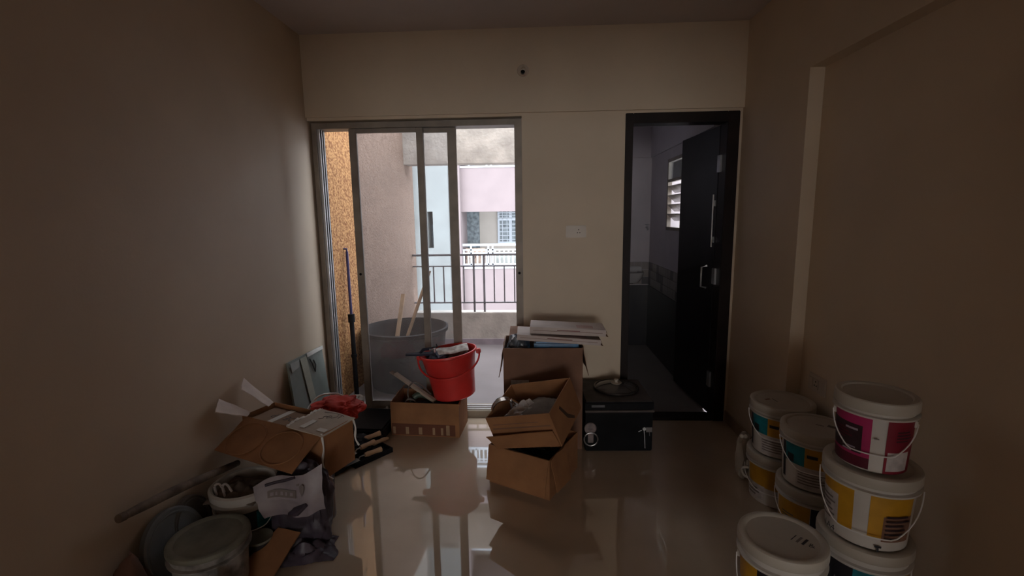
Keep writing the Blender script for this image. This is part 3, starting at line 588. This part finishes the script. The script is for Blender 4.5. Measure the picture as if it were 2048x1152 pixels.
bm = B(); blob(bm, (-.085, .0, .265), (.075, .11, .06), .25, 3, 8, 4); bmesh.ops.transform(bm, matrix=MBK, verts=bm.verts[:]); tag(obj('navy_cloth', bm, navy, None, True), 'dark navy cloth stuffed in the left of the red bucket', 'cloth')
tf = thing('brass_tap_fitting', 'small shiny tap fitting resting on the stuff in the red bucket', 'tap'); tf.matrix_world = MBK @ Matrix.Translation((-.082, -.04, .325))
bm = B(); tube(bm, [(0, 0, 0), (0, 0, .028)], .010, 10); tube(bm, [(0, 0, .016), (-.035, 0, .022)], .007, 8); obj('body', bm, steel, tf, True)
bm = B(); tube(bm, [(-.018, 0, .034), (.022, 0, .034)], .004, 6); tube(bm, [(.022, 0, .03), (.020, 0, .055)], .004, 6); obj('lever', bm, rubber, tf, True)
a, b = Vector((.515, -.06, .372)), Vector((.838, -.215, .222)); d = b-a; M = Matrix.Translation(a) @ d.to_track_quat('X', 'Z').to_matrix().to_4x4()
lt = thing('timber_lath', 'pale lath with a groove leaning out of the box under the red bucket', 'lath'); lt.matrix_world = M
boxo('batten', (.02, -.016, -.010), (d.length, .016, .010), mat('pale_lath', (.42, .34, .27), .7, .1, 10), lt, .002); boxo('tongue', (-.02, -.016, -.010), (.02, .016, -.003), woodg, lt); 
ag = thing('angle_grinder', 'green and black power tool in the box under the red bucket', 'power tool', (.735, -.165, .195), (0, R(25), R(20)))
bm = B(); tube(bm, curve([(-.075, 0, -.02), (-.05, 0, .035), (0, 0, .048), (.05, 0, .03), (.078, 0, -.02), (.08, 0, -.06)], 5), [.020]*26, 12); obj('motor_body', bm, greent, ag, True)
bm = B(); tube(bm, [(-.055, 0, -.05), (.06, 0, -.055)], .03, 14); obj('gear_case', bm, rubber, ag, True)
bm = B(); lathe(bm, [(0, 0), (.05, 0), (.05, .004), (0, .004)], 30, Matrix.Translation((.06, 0, -.085))); obj('disc', bm, steel, ag, True)
bm = B(); tube(bm, curve([(.68, -.19, .20), (.652, -.20, .25), (.660, -.20, .315), (.700, -.20, .352), (.742, -.20, .335), (.770, -.19, .300), (.80, -.16, .25)], 6), .0055, 8)
tube(bm, curve([(.63, -.22, .205), (.655, -.215, .235), (.695, -.21, .225), (.715, -.215, .20)], 5), .006, 8); tag(obj('tool_cable', bm, mat('grey_cable', (.12, .095, .085), .5), None, True), 'grey cable looping out of the box under the red bucket', 'cable')
bm = B(); blob(bm, (.77, -.12, .09), (.19, .10, .085), .15, 3, 12, 4); tag(obj('tool_bag', bm, rubber, None, True), 'black tool bag inside the box under the red bucket', 'bag')

# ================================================================== LEFT SIDE PILE
bdp = thing('leaning_board', 'grey green board leaning on the left wall beside the sliding door', 'board')
TL, TR, BR, BL = Vector((.022, -.541, .593)), Vector((.022, -.085, .571)), Vector((.140, -.205, .004)), Vector((.140, -.665, .004))
bm = B(); quad(bm, TL, TR, BR, BL, .012, 4); obj('panel', bm, boardm, bdp)
nb = (TR-TL).cross(BL-TL).normalized(); nb = nb if nb.x > 0 else -nb
pt = lambda u, v, o=.0025: (TL*(1-u)+TR*u)*(1-v)+(BL*(1-u)+BR*u)*v+nb*o
bm = B(); quad(bm, pt(.30, .02, .008), pt(.47, .02, .008), pt(.62, .99, .008), pt(.47, .99, .008), .003, 4); obj('pale_strip', bm, boards, bdp, False, 'pale filler strip')
bm = B(); quad(bm, pt(.50, -.004, .009), pt(1.0, -.004, .009), pt(1.0, .035, .009), pt(.50, .04, .009), .003, 4); obj('edge_tape', bm, tape, bdp, False, 'white edge tape')
bm = B(); quad(bm, pt(.03, .02, .008), pt(.27, .02, .008), pt(.24, .09, .008), pt(.04, .11, .008), .002, 4); obj('paint_smear', bm, mat('pale_smear', (.34, .35, .33), .6), bdp)
bm = B(); tube(bm, [pt(.56, .07, .006), pt(.60, .12, .006), pt(.66, .23, .006), pt(.70, .16, .006), pt(.66, .10, .006)], .004, 5); obj('crack', bm, mat('dark_crack', (.03, .03, .03), .8), bdp)

# big box with flaps, resting on the dark pails
LB = carton('open cardboard box with spread flaps piled on pails at the left wall', (.055, -1.065, .272), (0, 0, R(-21.7)), .536, .190, .215, card, [('f', .200, 118, .055, 1.0)], inner=cardi)
fl_v = Vector((0, -math.sin(R(118)), math.cos(R(118))))
fl_n = fl_v.cross(Vector((1, 0, 0))).normalized()*-1
if fl_n.z < 0: fl_n = -fl_n
for cx_ in (.150, .385):
    c0 = Vector((cx_, -.003, .215))+fl_v*.105+fl_n*.003
    bm = B(); tube(bm, [c0+Vector((1, 0, 0))*.105*math.sin(2*math.pi*k/40)+fl_v*.086*math.cos(2*math.pi*k/40) for k in range(40)], .0035, 6, True)
    obj('pressed_ring', bm, card, LB, True)
Mi = LB.matrix_basis.inverted() if False else None
ML_ = Matrix.Translation(LB.location) @ Matrix.Rotation(R(-21.7), 4, 'Z'); MLi = ML_.inverted()
def lq(name, pts, m_, amp=.008, seed=1):
    bm = B(); quad(bm, *[MLi @ Vector(p) for p in pts], .004, 8, amp, seed); return obj(name, bm, m_, LB, True)
lq('flap', [(.088, -1.072, .487), (.072, -1.022, .489), (.022, -1.172, .620), (.064, -1.262, .592)], cardl, .006, 3)
lq('flap', [(.124, -.950, .487), (.120, -.890, .489), (.022, -.975, .652), (.062, -1.058, .624)], cardl, .006, 5)
ib = thing('taped_carton', 'taped brown carton printed SIDE UP inside the open box at the left wall', 'carton'); ib.matrix_world = ML_ @ Matrix.Translation((.018, .010, .075))
boxo('body', (0, 0, 0), (.300, .165, .120), mat('mid_card', (.27, .175, .115), .8, .1, 8), ib, .003)
boxo('packing_tape', (.115, -.0005, .1195), (.150, .166, .1212), tape, ib); boxo('packing_tape', (0, -.001, .095), (.300, .012, .1210), tape, ib)
bm = text_bm('SIDE UP', .058, lambda v: Vector((.180-v.x, .088-v.y, .1206))); obj('lettering', bm, blackp, ib)
bb = thing('beige_carton', 'scribbled beige carton with tape, right end of the open box at the left wall', 'carton'); bb.matrix_world = ML_ @ Matrix.Translation((.325, -.012, .105)) @ Matrix.Rotation(R(2), 4, 'Y')
beige = mat('beige_card', (.46, .39, .32), .75, .08, 10)
boxo('body', (.010, .022, 0), (.198, .190, .114), beige, bb, .004)
bm = B(); quad(bm, (0, -.004, .119), (.218, -.002, .116), (.216, .212, .119), (.0, .212, .121), .004, 8, .004, 4); obj('top_flap', bm, beige, bb, True)
boxo('tape_strip', (.055, .02, .1205), (.085, .10, .1222), tape, bb); boxo('tape_strip', (.15, .03, .119), (.20, .055, .1207), tape, bb)
bm = B()
for pts in ([(.07, .12), (.085, .135), (.075, .150), (.09, .160)], [(.10, .14), (.115, .155), (.105, .170), (.093, .158), (.10, .14)], [(.12, .15), (.135, .17), (.13, .19)], [(.15, .165), (.15, .19)], [(.04, .19), (.10, .200), (.16, .195)]):
    tube(bm, curve([(x, y, .1215) for x, y in pts], 4), .0016, 5)
obj('scribble', bm, greyp, bb, True)
bm = B(); tube(bm, curve([(0, 0, .118), (-.012, .06, .122), (-.004, .12, .118), (-.010, .17, .122), (0, .212, .118)], 6), [.006+.003*math.sin(i*2.1) for i in range(25)], 7); obj('torn_edge', bm, tape, bb, True)
for pts, lb in (([(.548, -1.262, .49), (.556, -1.268, .42), (.550, -1.275, .36), (.562, -1.272, .30), (.585, -1.262, .27)], 'pale string hanging from the near right corner of the open box'), ([(.622, -1.085, .485), (.632, -1.08, .44), (.626, -1.075, .38), (.640, -1.07, .34)], 'pale string hanging from the far right corner of the open box')):
    bm = B(); tube(bm, curve(pts, 5), [.0045+.001*math.sin(i) for i in range(5*(len(pts)-1)+1)], 7); tag(obj('string', bm, tape, None, True), lb, 'string')
# pails under and around it
dk = [(blackp, -88, 88, .02, .78), (purp, 38, 50, .1, .70), (must, 72, 86, .05, .75)]
P2 = pail('black labelled paint pail under the open box at the left wall', (.335, -1.0, 0), .142, .268, dk, 'dark pails at the left wall', yaw=12, bail=0)
P3 = pail('black labelled paint pail behind the open box, under the red bag', (.295, -.70, 0), .142, .262, dk, 'dark pails at the left wall', yaw=12, bail=0)
for P in (P2, P3):
    for k, a in enumerate((28, 74)):
        boxo('white_peg', (-.006, -.014, 0), (.006, 0, .03), whitem, P, .002, Matrix.Translation((.128*math.sin(R(a)), -.128*math.cos(R(a)), .205-.01*k)) @ Matrix.Rotation(R(a), 4, 'Z'))
P1 = pail('open white pail with black and teal label and rags inside, left wall', (.210, -1.325, 0), .139, .300, [(blackp, -50, 60, .0, .72), (teal, 14, 60, .42, .70), (must, -80, -51, .0, .72)], 'dark pails at the left wall', bail=(.74, .30, 70, 1.05), lid=False)
bm = B(); crumple(bm, (.20, -1.325, .245), .22, .22, .07, 8, 26, .003, 4); tag(obj('pail_rag', bm, clothb, None, True), 'greyish rags bunched in the open white pail', 'rag')
for k in range(2):
    bm = B(); tube(bm, curve([(.13+.035*k, -1.40, .265), (.128+.035*k, -1.405, .315), (.148+.03*k, -1.40, .322), (.158+.035*k, -1.39, .28)], 6), .005, 8); tag(obj('cable_loop', bm, clothw, None, True), ['left', 'right'][k]+' pale loop of cable poking from the open white pail', 'cable')
bc = thing('brown_bottle', 'brown and white bottle between the printed sack and the black pail', 'bottle', (.487, -1.145, 0))
bm = B(); lathe(bm, [(0, 0), (.040, 0), (.044, .01), (.044, .16), (.036, .19), (.016, .21), (.016, .235), (0, .235)], 28); obj('body', bm, mat('brown_bottle', (.13, .07, .045), .4, .3, 9), bc, True)
bm = B(); arc(bm, .0445, .0445, 1, -60, 10, .03, .13, .0006); obj('paper_label', bm, paperm, bc, True); bm = B(); lathe(bm, [(0, .232), (.019, .232), (.019, .255), (0, .257)], 18); obj('cap', bm, whitem, bc, True)
# printed sack
sk = thing('printed_sack', 'slumped purple grey sack with a pale printed fold, before the open box', 'sack', (.475, -1.335, 0), (0, 0, R(6)))
bm = B(); blob(bm, (0, 0, .185), (.125, .075, .20), .16, 2.4, 5, 5, .75, flat=.002); obj('body', bm, sackm, sk, True)
def skp(u, v, o=0):
    x = -.155+.29*u; z = .345-.155*v+.055*u*(1-v)+.03*u; y = -.105+.02*math.sin(u*5)-.018*math.sin(v*3)+.012*noise.noise(Vector((u*5, v*5, 1)))-o
    return Vector((x+.035*v*(1-u), y+.05*max(0, u-.75)*4*.4, z+.012*math.sin(u*7+v)))
bm = B(); sheet(bm, skp, 22, 14, .003); pf = obj('printed_fold', bm, sackp, sk, True, 'pale printed upper fold')
def spatch(name, u0, u1, v0, v1, m_, n=8, off=.005):
    bm = B(); sheet(bm, lambda a, b: skp(u0+(u1-u0)*a, v0+(v1-v0)*b, off), n, 3, .001); obj(name, bm, m_, pf, True)
spatch('print_band', .16, .60, .30, .45, purp if False else greyp); spatch('print_band', .62, .66, .16, .20, greyp)
bm = B(); tube(bm, [skp(.16, .12, .004), skp(.30, .13, .004), skp(.45, .09, .004), skp(.60, .02, .004)], .006, 6); obj('fold_crease', bm, sackm, pf, True)
bm = B(); tube(bm, [skp(.40, .93, .003), skp(.55, .80, .003), skp(.75, .68, .003)], [.010, .020, .008], 8); obj('fold_crease', bm, sackm, pf, True)
bm = B(); vs = [bm.verts.new(skp(u, v, .0075)) for u, v in [(.66, .22), (.70, .19), (.745, .22), (.74, .32), (.705, .45), (.665, .32)]]; bm.faces.new(vs); obj('drop_emblem', bm, greyp, pf)
for i, wd in enumerate((.05, .03, .04, .03, .05)):
    spatch('print_word', .20+i*.075, .20+i*.075+wd, .345, .41, sackp, 2, .0075)
bm = B(); crumple(bm, (.50, -1.40, .0), .26, .16, .075, 13, 24, .003, 5, R(15)); tag(obj('plastic_wrapper', bm, mat('dark_purple_film', (.04, .03, .04), .4, .5, 12, spec=.25), None, True), 'crumpled dark plastic wrapper on the floor under the printed sack', 'wrapper')
bm = B(); quad(bm, (.505, -1.435, .128), (.395, -1.41, .130), (.250, -1.66, .004), (.448, -1.68, .004), .006, 10, .006, 2); cs = tag(obj('cardboard_sheet', bm, card, None, True), 'flat torn brown cardboard sheet leaning in front of the printed sack', 'cardboard')
# lidded pail nearest the camera, leaning lids, pole
P0 = pail('paint splattered pail with a greenish dusty lid at the left front', (.250, -1.628, 0), .143, .250, [], 'dark pails at the left wall', bail=0, bodymat=splat, lidmat=lidg, skirt=.018)
def leaning_lid(label, loc, rad, tilt, rz, m_):
    t = thing('round_lid', label, 'lid', loc, (0, 0, rz)); M = Matrix.Translation((0, 0, rad*math.sin(tilt)+.003)) @ Matrix.Rotation(tilt, 4, 'Y')
    bm = B(); lathe(bm, [(0, .004), (rad*.80, .004), (rad*.84, .010), (rad*.95, .012), (rad, .006), (rad, -.016), (rad*.95, -.016), (rad*.94, -.002), (0, -.002)], 48, M); obj('disc', bm, m_, t, True)
    bm = B(); tube(bm, [M @ Vector((rad*.86*math.sin(2*math.pi*k/40), rad*.86*math.cos(2*math.pi*k/40), .011)) for k in range(40)], .0035, 6, True); obj('rim_ridge', bm, m_, t, True); return t
leaning_lid('grey round pail lid leaning on the left wall below the pole', (.056, -1.465, .06), .118, R(80), R(4), mat('dusty_grey_plastic', (.15, .135, .125), .6, .2, 8))
leaning_lid('larger blue grey round lid leaning on the left wall nearest the camera', (.078, -1.585, .03), .146, R(72), R(-2), bluegr)
bm = B(); tube(bm, curve([(.062, -1.775, .425), (.072, -1.55, .385), (.088, -1.36, .345), (.10, -1.20, .310)], 5), [.013, .015, .017, .018, .018, .019, .018, .017, .018, .017, .016, .016, .015, .015, .014, .014], 12)
pw = thing('wooden_pole', 'paint stained wooden pole lying along the left wall over the leaning lids', 'pole'); obj('shaft', bm, woodg, pw, True)
bm = B(); tube(bm, [(.0625, -1.770, .424), (.0615, -1.795, .429)], .0155, 12); obj('end_cap', bm, clothb, pw, True)
bm = B(); crumple(bm, (.095, -1.80, .005), .15, .20, .30, 23, 24, .003, 1.6, R(12), 2.2); tag(obj('brown_paper', bm, brownp, None, True), 'crumpled brown paper on the floor at the left wall nearest the camera', 'paper')
bm = B(); crumple(bm, (.365, -1.80, .0), .15, .10, .23, 17, 22, .003, 4, R(25)); tag(obj('splattered_rag', bm, clothw, None, True), 'whitish stained rag before the splattered pail', 'rag')
bm = B(); blob(bm, (.245, -1.85, .09), (.055, .05, .09), .2, 3, 2, 4, flat=.002); tag(obj('plaster_lump', bm, mat('pinkish_plaster', (.30, .25, .23), .8, .2, 10), None, True), 'rounded pale lump at the bottom of the picture beside the rag', 'lump')
sc = thing('small_tin', 'small pale tin between the splattered pail and the printed sack', 'tin', (.335, -1.455, 0))
bm = B(); lathe(bm, [(0, .002), (.050, .002), (.052, 0), (.052, .112), (.048, .114), (0, .112)], 30); obj('body', bm, blackp, sc, True); bm = B(); lathe(bm, [(0, .114), (.046, .114), (.054, .118), (.054, .108), (.051, .106)], 30); obj('lid', bm, lidg, sc, True)

# red bag on the pail, black case, tools
rb = thing('red_cloth_bag', 'red cloth bag with a pale loop handle on the black pail near the board', 'bag', (.30, -.60, .262))
bm = B(); blob(bm, (.025, .02, .06), (.135, .115, .068), .30, 1.7, 3, 5, .85, flat=.001); obj('body', bm, redcl, rb, True)
bm = B(); tube(bm, curve([(-.115, -.13, .02), (-.115, -.07, .085), (-.085, .02, .135), (-.01, .08, .130), (.05, .10, .10)], 6), .006, 8); obj('loop_handle', bm, tape, rb, True)
bcs = thing('black_case', 'flat black soft case on the floor between the red bag and the cardboard box', 'case', (.365, -.185, 0), (0, 0, R(-3)))
boxo('body', (-.165, -.175, 0), (.165, .175, .085), rubber, bcs, .012); bm = B(); tube(bm, [(-.165, -.177, .045), (.165, -.177, .045)], .004, 6); obj('zip', bm, blackt, bcs, True)
boxo('tab', (.06, .165, .080), (.075, .18, .098), clothw, bcs, .002)
tt = thing('black_tool_tray', 'shallow black tray of hand tools on the floor before the black case', 'tray', (.475, -.545, 0), (0, 0, R(52)))
bm = B(); box(bm, (-.13, -.085, 0), (.13, .085, .006)); box(bm, (-.13, -.085, 0), (.13, -.079, .03)); box(bm, (-.13, .079, 0), (.13, .085, .03)); box(bm, (-.13, -.085, 0), (-.124, .085, .03)); box(bm, (.124, -.085, 0), (.13, .085, .03)); obj('body', bm, rubber, tt)
def hand_trowel(label, loc, rz, ry, ln=.11):
    t = thing('hand_trowel', label, 'trowel', loc, (0, R(ry), R(rz)), 'hand tools on the black tray')
    bm = B(); tube(bm, [(0, 0, 0), (.02, 0, 0), (.06, 0, 0), (ln, 0, 0)], [.012, .016, .013, .016], 12); obj('handle', bm, tan, t, True)
    bm = B(); tube(bm, [(0, 0, 0), (-.03, 0, 0), (-.04, 0, -.012)], .004, 8); obj('shank', bm, steel, t, True)
    bm = B(); prism(bm, [(-.04, -.02, -.014), (-.04, .02, -.014), (-.13, .032, -.014), (-.15, 0, -.014), (-.13, -.032, -.014)], (0, 0, .002)); obj('blade', bm, steel, t); return t
hand_trowel('wooden handled trowel lying furthest back on the black tray', (.44, -.50, .085), 38, -6)
hand_trowel('wooden handled trowel with its handle end towards the camera, on the black tray', (.45, -.58, .070), 62, 4)
hand_trowel('wooden handled trowel low at the front edge of the black tray', (.49, -.62, .045), 48, 2)
bm = B(); blob(bm, (.395, -.50, .045), (.10, .085, .055), .3, 3, 15, 4, flat=.002); tag(obj('black_bundle', bm, rubber, None, True), 'black bundled plastic beside the tool tray', 'bundle')
bm = B(); tube(bm, curve([(.50, -.50, .055), (.535, -.44, .05), (.56, -.39, .04)], 5), [.012, .014, .013, .012, .012, .013, .014, .013, .011, .010, .008], 10); tag(obj('paint_stick', bm, tan, None, True), 'tan stick pointing from the tray towards the box under the bucket', 'stick')
